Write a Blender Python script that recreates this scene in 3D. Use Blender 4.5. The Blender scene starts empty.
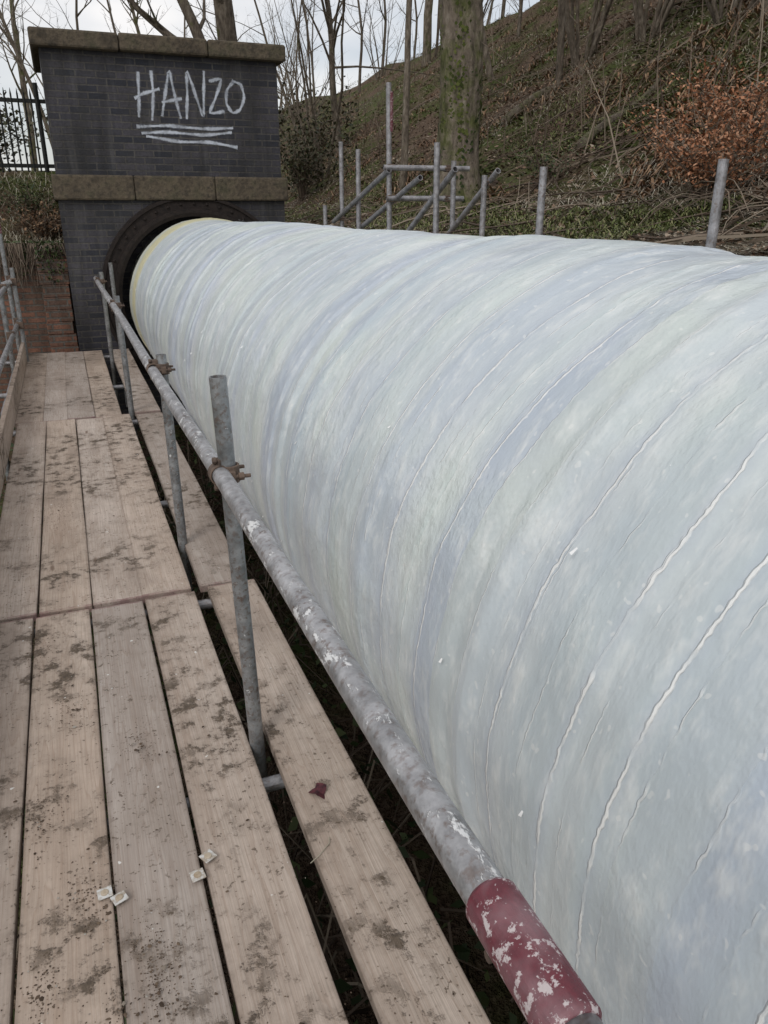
import bpy, math, random
import numpy as np
from mathutils import Vector, noise, Matrix
random.seed(7); rng=np.random.default_rng(11)
scene=bpy.context.scene
COL=scene.collection
CAMZ=1.65

# ---------------------------------------------------------------- helpers
class B:
    def __init__(s): s.v=[]; s.f=[]; s.n=0
    def add(s,verts,faces):
        o=s.n; s.v.extend([tuple(map(float,p)) for p in verts]); s.f.extend([tuple(int(i)+o for i in f) for f in faces]); s.n+=len(verts)
    def tube(s,pts,rad,sides=8,caps=True):
        pts=[np.array(p,float) for p in pts]
        n=len(pts)
        if np.isscalar(rad): rad=[rad]*n
        vs=[];fs=[]
        t=pts[1]-pts[0]; t/=np.linalg.norm(t)+1e-9
        ref=np.array([0,0,1.]) if abs(t[2])<.9 else np.array([1.,0,0])
        u=np.cross(ref,t); u/=np.linalg.norm(u)
        for i in range(n):
            if 0<i<n-1: t=pts[i+1]-pts[i-1]
            elif i==n-1: t=pts[i]-pts[i-1]
            t=t/(np.linalg.norm(t)+1e-9)
            u=u-t*np.dot(u,t); u/=np.linalg.norm(u)+1e-9
            w=np.cross(t,u)
            for k in range(sides):
                a=2*math.pi*k/sides
                vs.append(pts[i]+rad[i]*(math.cos(a)*u+math.sin(a)*w))
        for i in range(n-1):
            for k in range(sides):
                k2=(k+1)%sides
                fs.append((i*sides+k,i*sides+k2,(i+1)*sides+k2,(i+1)*sides+k))
        if caps:
            fs.append(tuple(range(sides))[::-1]); fs.append(tuple((n-1)*sides+k for k in range(sides)))
        s.add(vs,fs)
    def hollow(s,p0,p1,r,th=.004,sides=24,nseg=1):
        p0=np.array(p0,float);p1=np.array(p1,float)
        t=(p1-p0)/np.linalg.norm(p1-p0)
        ref=np.array([0,0,1.]) if abs(t[2])<.9 else np.array([1.,0,0])
        u=np.cross(ref,t);u/=np.linalg.norm(u);w=np.cross(t,u)
        vs=[]
        prof=[(p0+(p1-p0)*i/nseg,r) for i in range(nseg+1)]+[(p1,r-th),(p0,r-th)]
        for c,rr in prof:
            for k in range(sides):
                a=2*math.pi*k/sides; vs.append(c+rr*(math.cos(a)*u+math.sin(a)*w))
        m=len(prof);fs=[]
        for i in range(m):
            j=(i+1)%m
            for k in range(sides):
                k2=(k+1)%sides; fs.append((i*sides+k,i*sides+k2,j*sides+k2,j*sides+k))
        s.add(vs,fs)
    def box(s,c,size,rot=None):
        c=np.array(c,float); h=np.array(size,float)/2
        vs=[np.array([x,y,z])*h for x in(-1,1) for y in(-1,1) for z in(-1,1)]
        if rot is not None:
            R=np.array(rot); vs=[R@v for v in vs]
        s.add([v+c for v in vs],[(0,1,3,2),(4,6,7,5),(0,4,5,1),(2,3,7,6),(0,2,6,4),(1,5,7,3)])

def mk(name,b,mat,parent=None,smooth=False,bevel=0,loc=None):
    me=bpy.data.meshes.new(name); me.from_pydata(b.v,[],b.f); me.update()
    if smooth: me.polygons.foreach_set('use_smooth',[True]*len(me.polygons))
    if mat: me.materials.append(mat)
    o=bpy.data.objects.new(name,me); COL.objects.link(o)
    if parent: o.parent=parent
    if loc: o.location=loc
    if bevel:
        m=o.modifiers.new('bevel','BEVEL'); m.width=bevel; m.segments=2; m.limit_method='ANGLE'
    return o
def npmesh(name,V,F,mat,parent=None,smooth=False):
    me=bpy.data.meshes.new(name)
    V=np.asarray(V,dtype=np.float32);F=np.asarray(F,dtype=np.int32)
    k=F.shape[1]
    me.vertices.add(len(V)); me.vertices.foreach_set('co',V.ravel())
    me.loops.add(F.size); me.loops.foreach_set('vertex_index',F.ravel())
    me.polygons.add(len(F)); me.polygons.foreach_set('loop_start',np.arange(len(F),dtype=np.int32)*k)
    me.polygons.foreach_set('loop_total',np.full(len(F),k,dtype=np.int32))
    me.update(calc_edges=True); me.validate()
    if smooth: me.polygons.foreach_set('use_smooth',np.ones(len(F),dtype=bool))
    if mat: me.materials.append(mat)
    o=bpy.data.objects.new(name,me); COL.objects.link(o)
    if parent:o.parent=parent
    return o
def empty(name,loc=(0,0,0)):
    o=bpy.data.objects.new(name,None); COL.objects.link(o); o.location=loc; o.empty_display_size=.2
    return o
def rotz(a): c,s_=math.cos(a),math.sin(a); return [[c,-s_,0],[s_,c,0],[0,0,1]]

# ---------------------------------------------------------------- material helper
class M:
    def __init__(s,name,rough=.8,metal=0,spec=.3):
        s.m=bpy.data.materials.new(name); s.m.use_nodes=True; s.nt=s.m.node_tree
        s.bs=s.nt.nodes['Principled BSDF']; s.out=s.nt.nodes['Material Output']
        s.bs.inputs['Roughness'].default_value=rough; s.bs.inputs['Metallic'].default_value=metal
        s.bs.inputs['Specular IOR Level'].default_value=spec
    def n(s,t): return s.nt.nodes.new(t)
    def l(s,a,b): s.nt.links.new(a,b)
    def val(s,sock,v):
        if isinstance(v,bpy.types.NodeSocket): s.l(v,sock)
        else: sock.default_value=v
    def pos(s): return s.n('ShaderNodeNewGeometry').outputs['Position']
    def obj(s): return s.n('ShaderNodeTexCoord').outputs['Object']
    def mapping(s,vec,scale=(1,1,1),loc=(0,0,0),rot=(0,0,0)):
        m=s.n('ShaderNodeMapping'); s.l(vec,m.inputs[0]); m.inputs['Scale'].default_value=scale
        s.val(m.inputs['Location'],loc); m.inputs['Rotation'].default_value=rot; return m.outputs[0]
    def noise(s,vec,scale=5,detail=4,rough=.55,dist=0):
        n=s.n('ShaderNodeTexNoise'); s.l(vec,n.inputs['Vector']); n.inputs['Scale'].default_value=scale
        n.inputs['Detail'].default_value=detail; n.inputs['Roughness'].default_value=rough; n.inputs['Distortion'].default_value=dist
        return n.outputs['Fac']
    def ramp(s,fac,stops,interp='LINEAR'):
        r=s.n('ShaderNodeValToRGB'); s.l(fac,r.inputs[0]); r.color_ramp.interpolation=interp
        e=r.color_ramp.elements
        while len(e)<len(stops): e.new(.5)
        for i,(p,c) in enumerate(stops):
            e[i].position=p
            e[i].color=(c,c,c,1) if not hasattr(c,'__len__') else (*c,1)
        return r.outputs[0]
    def mix(s,fac,a,b,mode='MIX'):
        m=s.n('ShaderNodeMix'); m.data_type='RGBA'; m.blend_type=mode
        s.val(m.inputs[0],fac)
        for i,v in((6,a),(7,b)):
            if isinstance(v,bpy.types.NodeSocket): s.l(v,m.inputs[i])
            else: m.inputs[i].default_value=(*v,1)
        return m.outputs[2]
    def math(s,op,a,b=0,c=None):
        m=s.n('ShaderNodeMath'); m.operation=op; s.val(m.inputs[0],a); s.val(m.inputs[1],b)
        if c is not None: s.val(m.inputs[2],c)
        return m.outputs[0]
    def color(s,c): s.val(s.bs.inputs['Base Color'],c if isinstance(c,bpy.types.NodeSocket) else (*c,1))
    def bump(s,h,dist=.005,strength=1,prev=None):
        b=s.n('ShaderNodeBump'); s.l(h,b.inputs['Height']); b.inputs['Distance'].default_value=dist; b.inputs['Strength'].default_value=strength
        if prev: s.l(prev,b.inputs['Normal'])
        s.l(b.outputs[0],s.bs.inputs['Normal']); return b.outputs[0]
    def island(s): return s.n('ShaderNodeNewGeometry').outputs['Random Per Island']
    def sep(s,vec):
        x=s.n('ShaderNodeSeparateXYZ'); s.l(vec,x.inputs[0]); return x.outputs
    def comb(s,x,y,z=0.0):
        c=s.n('ShaderNodeCombineXYZ'); s.val(c.inputs[0],x);s.val(c.inputs[1],y);s.val(c.inputs[2],z); return c.outputs[0]

# ---- brick
def brick_mat(name,c1,c2,mortar,grime,msize=.008,eff=.3,dark=.4):
    m=M(name,.6,spec=.35); p=m.pos(); X=m.sep(p)
    v=m.comb(m.math('ADD',X[0],X[1]),X[2])
    wob=m.noise(p,14,2)
    v2=m.n('ShaderNodeVectorMath'); v2.operation='MULTIPLY_ADD'
    cc=m.comb(wob,wob); m.l(cc,v2.inputs[0]); v2.inputs[1].default_value=(.008,.008,0); m.l(v,v2.inputs[2])
    b=m.n('ShaderNodeTexBrick'); m.l(v2.outputs[0],b.inputs['Vector'])
    b.inputs['Scale'].default_value=1; b.inputs['Brick Width'].default_value=.225; b.inputs['Row Height'].default_value=.075
    b.inputs['Mortar Size'].default_value=msize; b.inputs['Mortar Smooth'].default_value=.15; b.inputs['Bias'].default_value=-.05
    b.inputs['Color1'].default_value=(*c1,1); b.inputs['Color2'].default_value=(*c2,1); b.inputs['Mortar'].default_value=(*mortar,1)
    n1=m.noise(p,2.2,4,.65); n2=m.noise(p,40,3,.6)
    c=m.mix(m.ramp(n1,[(.42,0),(.66,.55)]),b.outputs['Color'],grime)
    c=m.mix(m.ramp(n2,[(.3,.5),(.6,0)]),c,(.014,.014,.016))
    st=m.noise(m.mapping(p,(5,5,.55)),1.5,4,.65)
    c=m.mix(m.ramp(st,[(.54,0),(.74,eff)]),c,(.17,.17,.165))
    dk=m.noise(m.mapping(p,(3,3,.3),loc=(7,2,1)),1.5,3,.6)
    c=m.mix(m.ramp(dk,[(.45,0),(.66,dark)]),c,(.012,.012,.013))
    m.color(c)
    h=m.math('SUBTRACT',m.math('MULTIPLY',n2,.4),b.outputs['Fac'])
    m.bump(h,.010)
    return m.m
MAT_blue=brick_mat('engineering_brick',(.019,.022,.034),(.068,.064,.078),(.088,.083,.078),(.038,.036,.034),.009,.25,.6)
MAT_red=brick_mat('old_red_brick',(.30,.135,.085),(.15,.085,.06),(.16,.14,.12),(.085,.07,.05),.012,.15,.45)

def stone_mat():
    m=M('mossy_sandstone',.9); p=m.pos()
    n=m.noise(p,5,5,.65); n2=m.noise(p,25,4,.6)
    c=m.ramp(n,[(.3,(.05,.041,.031)),(.5,(.115,.093,.067)),(.7,(.075,.07,.044))])
    c=m.mix(m.ramp(n2,[(.45,0),(.7,.7)]),c,(.033,.030,.025))
    m.color(c); m.bump(n2,.014); return m.m
MAT_stone=stone_mat()

def wood_mat(name='scaffold_board_wood'):
    m=M(name,.82,spec=.2); o=m.obj(); X=m.sep(o)
    rnd=m.n('ShaderNodeObjectInfo').outputs['Random']
    off=m.comb(m.math('MULTIPLY',rnd,37),m.math('MULTIPLY',rnd,53),m.math('MULTIPLY',rnd,11))
    vv=m.n('ShaderNodeVectorMath'); vv.operation='ADD'; m.l(o,vv.inputs[0]); m.l(off,vv.inputs[1]); v=vv.outputs[0]
    g=m.noise(m.mapping(v,(7,.45,7)),2.0,2,.5)
    ring=m.math('FRACT',m.math('MULTIPLY',g,12))
    ring=m.ramp(ring,[(0,0),(.7,.25),(.94,1),(1,0)])
    g2=m.noise(m.mapping(v,(150,4,150)),1,2,.6)
    soft=m.noise(m.mapping(v,(9,.9,9)),1,3,.6)
    base=m.ramp(soft,[(.25,(.425,.355,.305)),(.5,(.545,.475,.42)),(.75,(.64,.575,.52))])
    base=m.mix(m.math('MULTIPLY',ring,.38),base,(.32,.235,.18))
    base=m.mix(m.ramp(g2,[(.35,.25),(.6,0)]),base,(.25,.195,.16))
    tone=m.ramp(rnd,[(0,(.78,.775,.78)),(.3,(1,.98,.97)),(.55,(.90,.83,.76)),(.8,(1.04,.99,.95)),(1,(.84,.82,.80))])
    base=m.mix(1,base,tone,'MULTIPLY')
    vo=m.n('ShaderNodeTexVoronoi'); m.l(m.mapping(v,(5.5,1.5,1)),vo.inputs['Vector']); vo.inputs['Scale'].default_value=1
    kn=m.ramp(vo.outputs['Distance'],[(.035,.8),(.075,0)])
    base=m.mix(kn,base,(.15,.09,.06))
    p=m.pos()
    d1=m.noise(p,1.25,5,.62); d2=m.noise(p,11,5,.72); d3=m.noise(p,70,2,.6)
    dd=m.math('ADD',d1,m.math('MULTIPLY',m.math('SUBTRACT',m.math('FRACT',m.math('MULTIPLY',rnd,7.3)),.5),.10))
    film=m.math('MULTIPLY',m.ramp(dd,[(.36,.05),(.58,1)]),m.ramp(d2,[(.36,.25),(.62,1)]))
    base=m.mix(m.math('MULTIPLY',film,.60),base,(.215,.175,.14))
    mud=m.math('MULTIPLY',m.ramp(dd,[(.48,0),(.56,1)]),m.ramp(d2,[(.52,0),(.60,1)]))
    base=m.mix(m.math('MULTIPLY',mud,.85),base,m.ramp(d3,[(.35,(.055,.041,.030)),(.65,(.14,.107,.078))]))
    sp=m.math('MULTIPLY',m.ramp(d3,[(.60,0),(.65,.8)]),m.ramp(d2,[(.45,0),(.58,1)]))
    base=m.mix(sp,base,(.10,.075,.055))
    wet=m.noise(m.mapping(p,(1.5,.5,1)),1.6,3,.5)
    base=m.mix(m.ramp(wet,[(.56,0),(.60,.32)]),base,(.25,.20,.165))
    wp=m.ramp(m.noise(p,31,2,.5),[(.745,0),(.76,.8)])
    base=m.mix(wp,base,(.75,.75,.72))
    ax=m.math('ABSOLUTE',X[0]); es=m.ramp(m.math('ADD',ax,m.math('MULTIPLY',d2,.02)),[(.108,0),(.127,.6)])
    base=m.mix(es,base,(.13,.10,.08))
    ay=m.math('ABSOLUTE',X[1])
    ep=m.math('MULTIPLY',m.math('GREATER_THAN',m.math('ADD',ay,m.math('MULTIPLY',d2,.04)),1.774),m.ramp(d2,[(.40,.65),(.56,.1)]))
    base=m.mix(ep,base,(.17,.075,.085))
    m.color(base)
    h=m.math('ADD',m.math('MULTIPLY',g2,.5),m.math('MULTIPLY',mud,.9))
    m.bump(h,.004)
    return m.m
MAT_wood=wood_mat()

def steel_mat(name,spl=.0,tint=(.30,.315,.33),rust=.6):
    m=M(name,.5,.55,.4); p=m.pos()
    n=m.noise(p,16,4,.7); n2=m.noise(p,70,3,.6); n3=m.noise(m.mapping(p,(1,.45,1)),40,4,.75); n4=m.noise(p,5,3,.6)
    c=m.ramp(n,[(.3,tuple(t*.5 for t in tint)),(.55,tint),(.75,tuple(min(1,t*1.4) for t in tint))])
    c=m.mix(m.math('MULTIPLY',m.ramp(n2,[(.50,0),(.66,rust)]),m.ramp(n4,[(.35,.4),(.6,1)])),c,(.14,.09,.065))
    s=m.ramp(m.math('ADD',n3,m.math('MULTIPLY',m.math('SUBTRACT',n4,.5),.30)),[(.62-spl,0),(.68-spl,1)])
    c=m.mix(m.math('MULTIPLY',s,.85),c,(.70,.71,.71))
    m.color(c)
    m.val(m.bs.inputs['Metallic'],m.math('MULTIPLY',m.math('SUBTRACT',1,s),.5))
    m.val(m.bs.inputs['Roughness'],m.ramp(n,[(.3,.32),(.7,.58)]))
    m.bump(m.math('ADD',n2,s),.0015); return m.m
MAT_steel=steel_mat('galvanised_tube',-.03,(.29,.305,.315),.75)
MAT_rail=steel_mat('splattered_galvanised_tube',.045,(.40,.40,.41),.7)
MAT_steel2=steel_mat('weathered_tube',-.2,(.33,.33,.345))
def paint_mat(c0=(.145,.030,.042)):
    m=M('chipped_maroon_paint',.5,spec=.35); p=m.pos()
    n=m.noise(p,55,4,.75); n2=m.noise(p,120,2,.6); n3=m.noise(p,14,3,.6)
    c=m.mix(m.ramp(n2,[(.3,0),(.7,.6)]),c0,(.085,.03,.038))
    c=m.mix(m.ramp(n3,[(.45,0),(.65,.4)]),c,(.36,.25,.27))
    c=m.mix(m.ramp(n,[(.55,0),(.60,.8)]),c,(.58,.53,.53))
    m.color(c); m.bump(n,.002); return m.m
MAT_maroon=paint_mat()
def rust_mat(name,a,b,metal=.2,rough=.75):
    m=M(name,rough,metal); p=m.pos(); n=m.noise(p,22,4,.7)
    m.color(m.ramp(n,[(.3,a),(.65,b)])); m.bump(n,.003); return m.m
MAT_coupler=rust_mat('rusty_coupler',(.065,.05,.043),(.18,.13,.10))
MAT_iron=rust_mat('old_cast_iron',(.011,.009,.009),(.032,.024,.021))
MAT_fence=rust_mat('painted_iron_fence',(.012,.014,.014),(.03,.032,.03))

def leaf_mat(name,stops,rough=.8):
    m=M(name,rough,spec=.2); m.color(m.ramp(m.island(),stops)); return m.m
MAT_litter=leaf_mat('dead_leaves',[(0,(.08,.05,.034)),(.4,(.17,.11,.075)),(.75,(.26,.185,.13)),(1,(.38,.32,.25))])
MAT_bracken=leaf_mat('dead_bracken',[(0,(.10,.055,.035)),(.5,(.20,.12,.07)),(1,(.30,.205,.13))])
MAT_copper=leaf_mat('copper_beech_leaves',[(0,(.17,.07,.035)),(.5,(.33,.15,.08)),(1,(.46,.27,.17))])
MAT_grass=leaf_mat('rough_grass',[(0,(.05,.065,.022)),(.5,(.11,.135,.042)),(.8,(.18,.19,.08)),(1,(.28,.26,.15))])
MAT_straw=leaf_mat('straw',[(0,(.18,.155,.115)),(.5,(.36,.33,.255)),(1,(.52,.49,.41))])
MAT_ever=leaf_mat('evergreen_leaves',[(0,(.022,.026,.014)),(.6,(.06,.064,.032)),(1,(.12,.10,.06))],.6)
MAT_ivy=leaf_mat('ivy_leaves',[(0,(.02,.032,.014)),(.6,(.05,.075,.028)),(1,(.10,.12,.05))],.5)
MAT_moss=leaf_mat('moss',[(0,(.035,.048,.012)),(.6,(.085,.105,.028)),(1,(.15,.165,.055))],.9)
MAT_twig=leaf_mat('twigs',[(0,(.055,.04,.03)),(.5,(.125,.095,.072)),(1,(.24,.20,.155))])

def bark_mat(name,moss=.4,light=1.0):
    m=M(name,.9,spec=.15); p=m.pos()
    n=m.noise(m.mapping(p,(1,1,.35)),16,5,.7); n2=m.noise(p,3.2,4,.65)
    c=m.ramp(n,[(.3,(.045*light,.037*light,.030*light)),(.55,(.14*light,.117*light,.092*light)),(.75,(.24*light,.215*light,.18*light))])
    c=m.mix(m.ramp(n2,[(.62-moss*.35,0),(.75-moss*.25,.85)]),c,m.ramp(n,[(.3,(.035,.045,.012)),(.7,(.125,.14,.045))]))
    m.color(c); m.bump(n,.05); return m.m
MAT_bark=bark_mat('mossy_bark',.46,1.35)
MAT_log=bark_mat('mossy_log_bark',.55,1.0)
MAT_bark2=bark_mat('bare_bark',.12,.95)
MAT_bark3=bark_mat('pale_bark',.1,1.3)

def ground_mat():
    m=M('woodland_floor',.95,spec=.1); p=m.pos()
    n=m.noise(p,.5,4,.65); n2=m.noise(p,4,4,.7); n3=m.noise(p,28,3,.7)
    c=m.ramp(n3,[(.3,(.065,.044,.031)),(.5,(.14,.098,.069)),(.7,(.23,.175,.128))])
    g=m.ramp(n3,[(.3,(.04,.053,.017)),(.6,(.10,.125,.038)),(.8,(.17,.175,.078))])
    f=m.math('MULTIPLY',m.ramp(n,[(.44,0),(.55,.95)]),m.ramp(n2,[(.34,.15),(.55,1)]))
    c=m.mix(f,c,g)
    c=m.mix(m.ramp(n2,[(.28,.6),(.42,0)]),c,(.035,.026,.02))
    m.color(c); m.bump(m.math('ADD',n2,n3),.08); return m.m
MAT_ground=ground_mat()

# ---------------------------------------------------------------- terrain
def fbm(x,y,s=1.,o=4):
    return noise.fractal(Vector((x*s,y*s,3.1)),1.0,2.0,o)
def sm(a,b,x):
    t=min(1,max(0,(x-a)/(b-a))); return t*t*(3-2*t)
XS=[2.15,3.0,4.9,9,15,22,60,400]; ZS=[0,1.30,1.74,4.1,7.7,8.6,9.2,10]
def H(x,y):
    low=-1.1+2.35*sm(11.05,11.3,y)+ .9*sm(11.3,12.7,y)*(1-sm(0.2,2.5,x))
    low+= 2.0*sm(30,200,y)
    low=low+1.2*sm(6,30,-x)*(1-sm(10,12,y))
    if x<=2.15: z=low
    elif x<3.0:
        t=(x-2.15)/.85; z=low*(1-t)+1.30*t
    else: z=float(np.interp(x,XS,[low]+ZS[1:]))
    a=.03+.30*sm(4.5,9,x)
    if x>2.9 or y>12: z+=a*fbm(x,y,.35)+.04*fbm(x+9,y,1.7)
    else: z+=.05*fbm(x,y,1.2)
    return z
def axis(lo,hi,c0,c1,step,far):
    a=list(np.arange(c0,c1+1e-6,step)); s=step; v=c1
    while v<hi: s*=1.22; v+=s; a.append(v)
    s=step; v=c0; pre=[]
    while v>lo: s*=1.22; v-=s; pre.append(v)
    return np.array(pre[::-1]+a)
xs=axis(-500,600,-2,17,.17,0); ys=axis(-200,900,-1,24,.2,0)
V=[(x,y,H(x,y)) for y in ys for x in xs]
nx=len(xs); ny=len(ys)
I=np.arange(nx*ny).reshape(ny,nx)
F=np.stack([I[:-1,:-1],I[:-1,1:],I[1:,1:],I[1:,:-1]],-1).reshape(-1,4)
npmesh('ground_terrain',V,F,MAT_ground,smooth=True)

# ---------------------------------------------------------------- brick tower
TY=10.6
tower=empty('brick_valve_tower',(0,0,0))
PX,PZ,PR=1.61,CAMZ-1.060,.956
def wall_with_hole(x0,x1,z0,z1,y0,y1,cx,cz,r,n=48):
    b=B()
    for yy,flip in((y0,False),(y1,True)):
        vs=[];fs=[]
        for k in range(n):
            a=2*math.pi*k/n; dx,dz=math.cos(a),math.sin(a)
            vs.append((cx+r*dx,yy,cz+r*dz))
            t=min([((x1-cx)/dx) if dx>1e-6 else 1e9,((x0-cx)/dx) if dx<-1e-6 else 1e9,((z1-cz)/dz) if dz>1e-6 else 1e9,((z0-cz)/dz) if dz<-1e-6 else 1e9])
            vs.append((cx+t*dx,yy,cz+t*dz))
        for k in range(n):
            k2=(k+1)%n; f=[2*k,2*k+1,2*k2+1,2*k2]
            p,q=vs[2*k+1],vs[2*k2+1]
            if abs(p[0]-q[0])>1e-5 and abs(p[2]-q[2])>1e-5:
                cxn=x1 if (abs(p[0]-x1)<1e-5 or abs(q[0]-x1)<1e-5) else x0
                czn=z1 if (abs(p[2]-z1)<1e-5 or abs(q[2]-z1)<1e-5) else z0
                vs.append((cxn,yy,czn)); f=[2*k,2*k+1,len(vs)-1,2*k2+1,2*k2]
            fs.append(tuple(f if not flip else f[::-1]))
        b.add(vs,fs)
    vs=[];fs=[]
    for k in range(n):
        a=2*math.pi*k/n
        vs+= [(cx+r*math.cos(a),y0,cz+r*math.sin(a)),(cx+r*math.cos(a),y1,cz+r*math.sin(a))]
    for k in range(n):
        k2=(k+1)%n; fs.append((2*k,2*k2,2*k2+1,2*k+1))
    b.add(vs,fs)
    return b
x0,x1=.03,2.79
b=wall_with_hole(x0,x1,-1.3,CAMZ+.11,TY,TY+.45,PX,PZ,1.0)
mk('lower_front_wall',b,MAT_blue,tower)
b=B(); b.box(((x0+x1)/2,TY+.45+.7,(CAMZ+.11-1.3)/2),(x1-x0,1.4-.002,CAMZ+.11+1.3)); mk('lower_body',b,MAT_blue,tower)
b=B()
zc=CAMZ+.11
xx=x0-.045
for w in (.93,.98,.94):
    b.box((xx+w/2,TY+.9,zc+.14),(w-.004,1.93+random.uniform(-.01,.01),.28)); xx+=w
mk('string_course',b,MAT_stone,tower,bevel=.022)
b=B(); b.box(((x0+x1)/2,TY+.93,(zc+.28+CAMZ+1.70)/2),(x1-x0-.04,1.82,CAMZ+1.70-zc-.28)); mk('upper_wall',b,MAT_blue,tower)
b=B()
xx=x0-.07
for w in (.95,1.01,.95):
    b.box((xx+w/2,TY+.92,CAMZ+1.70+.09+random.uniform(-.006,.006)),(w-.006,2.03,.18)); xx+=w
mk('coping_stones',b,MAT_stone,tower,bevel=.025)
b=B(); n=96
prof=[(.985,.3),(.985,-.05),(1.03,-.07),(1.07,-.07),(1.08,-.035),(1.19,-.035),(1.195,-.06),(1.235,-.06),(1.24,.0)]
vs=[(PX+r*math.cos(2*math.pi*k/n),TY+y,min(PZ+r*math.sin(2*math.pi*k/n),zc-.003)) for r,y in prof for k in range(n)]
fs=[(i*n+k,i*n+(k+1)%n,(i+1)*n+(k+1)%n,(i+1)*n+k) for i in range(len(prof)-1) for k in range(n)]
b.add(vs,fs)
for k in range(44):
    a=2*math.pi*k/44; c=np.array([PX+1.135*math.cos(a),TY-.035,PZ+1.135*math.sin(a)])
    b.tube([c+(0,.01,0),c+(0,-.012,0),c+(0,-.022,0)],[.02,.018,.008],8)
mk('iron_collar',b,MAT_iron,tower,smooth=False)
def graffiti():
    m=M('white_spray_paint',.6); uv=m.n('ShaderNodeUVMap').outputs[0]; X=m.sep(uv)
    p=m.pos(); n=m.noise(p,60,3,.7); n1=m.noise(p,9,3,.6)
    d=m.math('ABSOLUTE',m.math('SUBTRACT',X[0],.5))
    a=m.math('SUBTRACT',1.0,m.math('MULTIPLY',d,2.0))
    a=m.math('ADD',a,m.math('MULTIPLY',m.math('SUBTRACT',n,.5),1.1))
    a=m.ramp(a,[(.12,0),(.65,.85)])
    a=m.math('MULTIPLY',a,m.ramp(n1,[(.3,.4),(.6,1)]))
    m.color((.60,.65,.74))
    t=m.n('ShaderNodeBsdfTransparent'); mx=m.n('ShaderNodeMixShader'); m.l(a,mx.inputs[0]); m.l(t.outputs[0],mx.inputs[1]); m.l(m.bs.outputs[0],mx.inputs[2]); m.l(mx.outputs[0],m.out.inputs[0])
    return m.m
def strokes(name,strs,y,w,mat,parent):
    V=[];F=[];UV=[]
    for si,st in enumerate(strs):
        P_=[np.array(q) for q in st]; P_=[2*P_[0]-P_[1]]+P_+[2*P_[-1]-P_[-2]]
        pts=[]
        for i in range(1,len(P_)-2):
            for t in np.linspace(0,1,7)[:-1]:
                a,b_,c,d=P_[i-1],P_[i],P_[i+1],P_[i+2]
                cr=.5*((2*b_)+(c-a)*t+(2*a-5*b_+4*c-d)*t*t+(-a+3*b_-3*c+d)*t**3)
                ln=b_+(c-b_)*t
                pts.append(cr*.6+ln*.4)
        pts.append(P_[-2]); pts=np.array(pts)
        o=len(V)
        for i,p in enumerate(pts):
            t=pts[min(i+1,len(pts)-1)]-pts[max(i-1,0)]; t=t/(np.linalg.norm(t)+1e-9); nn=np.array([-t[1],t[0]])
            ww=w*(1+.25*math.sin(i*.9+si))
            for k,sg in enumerate((-1,1)):
                q=p+nn*sg*ww/2; V.append((q[0],y-.0006*si,q[1])); UV.append((k,i*.1))
        for i in range(len(pts)-1): F.append((o+2*i,o+2*i+1,o+2*i+3,o+2*i+2))
    o=npmesh(name,V,F,mat,parent)
    ul=o.data.uv_layers.new(name='UVMap')
    li=np.zeros(len(o.data.loops),dtype=np.int32); o.data.loops.foreach_get('vertex_index',li)
    ul.data.foreach_set('uv',np.array(UV,dtype=np.float32)[li].ravel())
    return o
zt,zb=CAMZ+1.53,CAMZ+1.03
G=[
 [(1.10,zt-.02),(1.085,(zt+zb)/2),(1.06,zb)],[(1.25,zt),(1.25,(zt+zb)/2),(1.21,zb-.03)],[(1.03,zb+.20),(1.15,zb+.26),(1.33,zb+.31)],
 [(1.33,zb+.02),(1.40,zb+.3),(1.46,zt),(1.50,zb+.25),(1.55,zb+.0)],[(1.34,zb+.17),(1.58,zb+.22)],
 [(1.62,zb),(1.65,zb+.28),(1.67,zt+.01),(1.75,zb+.26),(1.82,zb+.04),(1.85,zb+.3),(1.87,zt+.03)],
 [(1.92,zt-.08),(2.07,zt-.05),(1.99,zb+.25),(1.91,zb+.08),(2.09,zb+.10)],
 [(2.22,zt-.07),(2.13,zb+.33),(2.12,zb+.18),(2.19,zb+.09),(2.28,zb+.13),(2.34,zb+.26),(2.31,zt-.10),(2.20,zt-.06)],
 [(1.02,zb-.10),(1.4,zb-.08),(1.8,zb-.10),(2.18,zb-.08)],
 [(2.16,zb-.13),(1.8,zb-.17),(1.4,zb-.15),(1.07,zb-.17)],
 [(1.12,zb-.20),(1.5,zb-.25),(1.9,zb-.25),(2.22,zb-.30)]]
strokes('graffiti_lettering',G,TY+.02-.003,.050,graffiti(),tower)

# ---------------------------------------------------------------- red brick retaining wall + fence
wall=empty('red_brick_wall')
b=B(); b.box((-3.0,11.2,-.05),(6.05,.4,2.45)); mk('wall_face',b,MAT_red,wall)
b=B()
for i in range(15):
    z=-1.2+i*.152; b.box((-.15+random.uniform(-.012,.012),10.92+random.uniform(-.01,.012),z+.076),(.33+random.uniform(-.03,.03),.18,.149))
mk('wall_pier',b,MAT_red,wall,bevel=.008)
b=B()
x=-6.0
while x<-.05:
    w=random.uniform(.35,.55); b.box((x+w/2,11.19,1.175+.04+random.uniform(-.02,.01)),(w-.012,.5,.08),rotz(random.uniform(-.03,.03))); x+=w
mk('wall_coping',b,MAT_stone,wall,bevel=.02)
fence=empty('iron_railing_fence')
b=B()
zf=H(-.5,12.6)-.02
for i in range(56): 
    xx=-4.5+i*.081; b.tube([(xx,12.6,zf),(xx,12.6,zf+.98),(xx,12.6,zf+1.05)],[.013,.013,.002],6)
mk('palings',b,MAT_fence,fence)
b=B()
for z in(.10,.9): b.box((-2.2,12.6,zf+z),(4.7,.014,.05))
for xx in(-4.4,-2.2,-.05): b.tube([(xx,12.6,zf-.1),(xx,12.6,zf+1.12)],.03,8)
mk('rails_and_posts',b,MAT_fence,fence)

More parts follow.
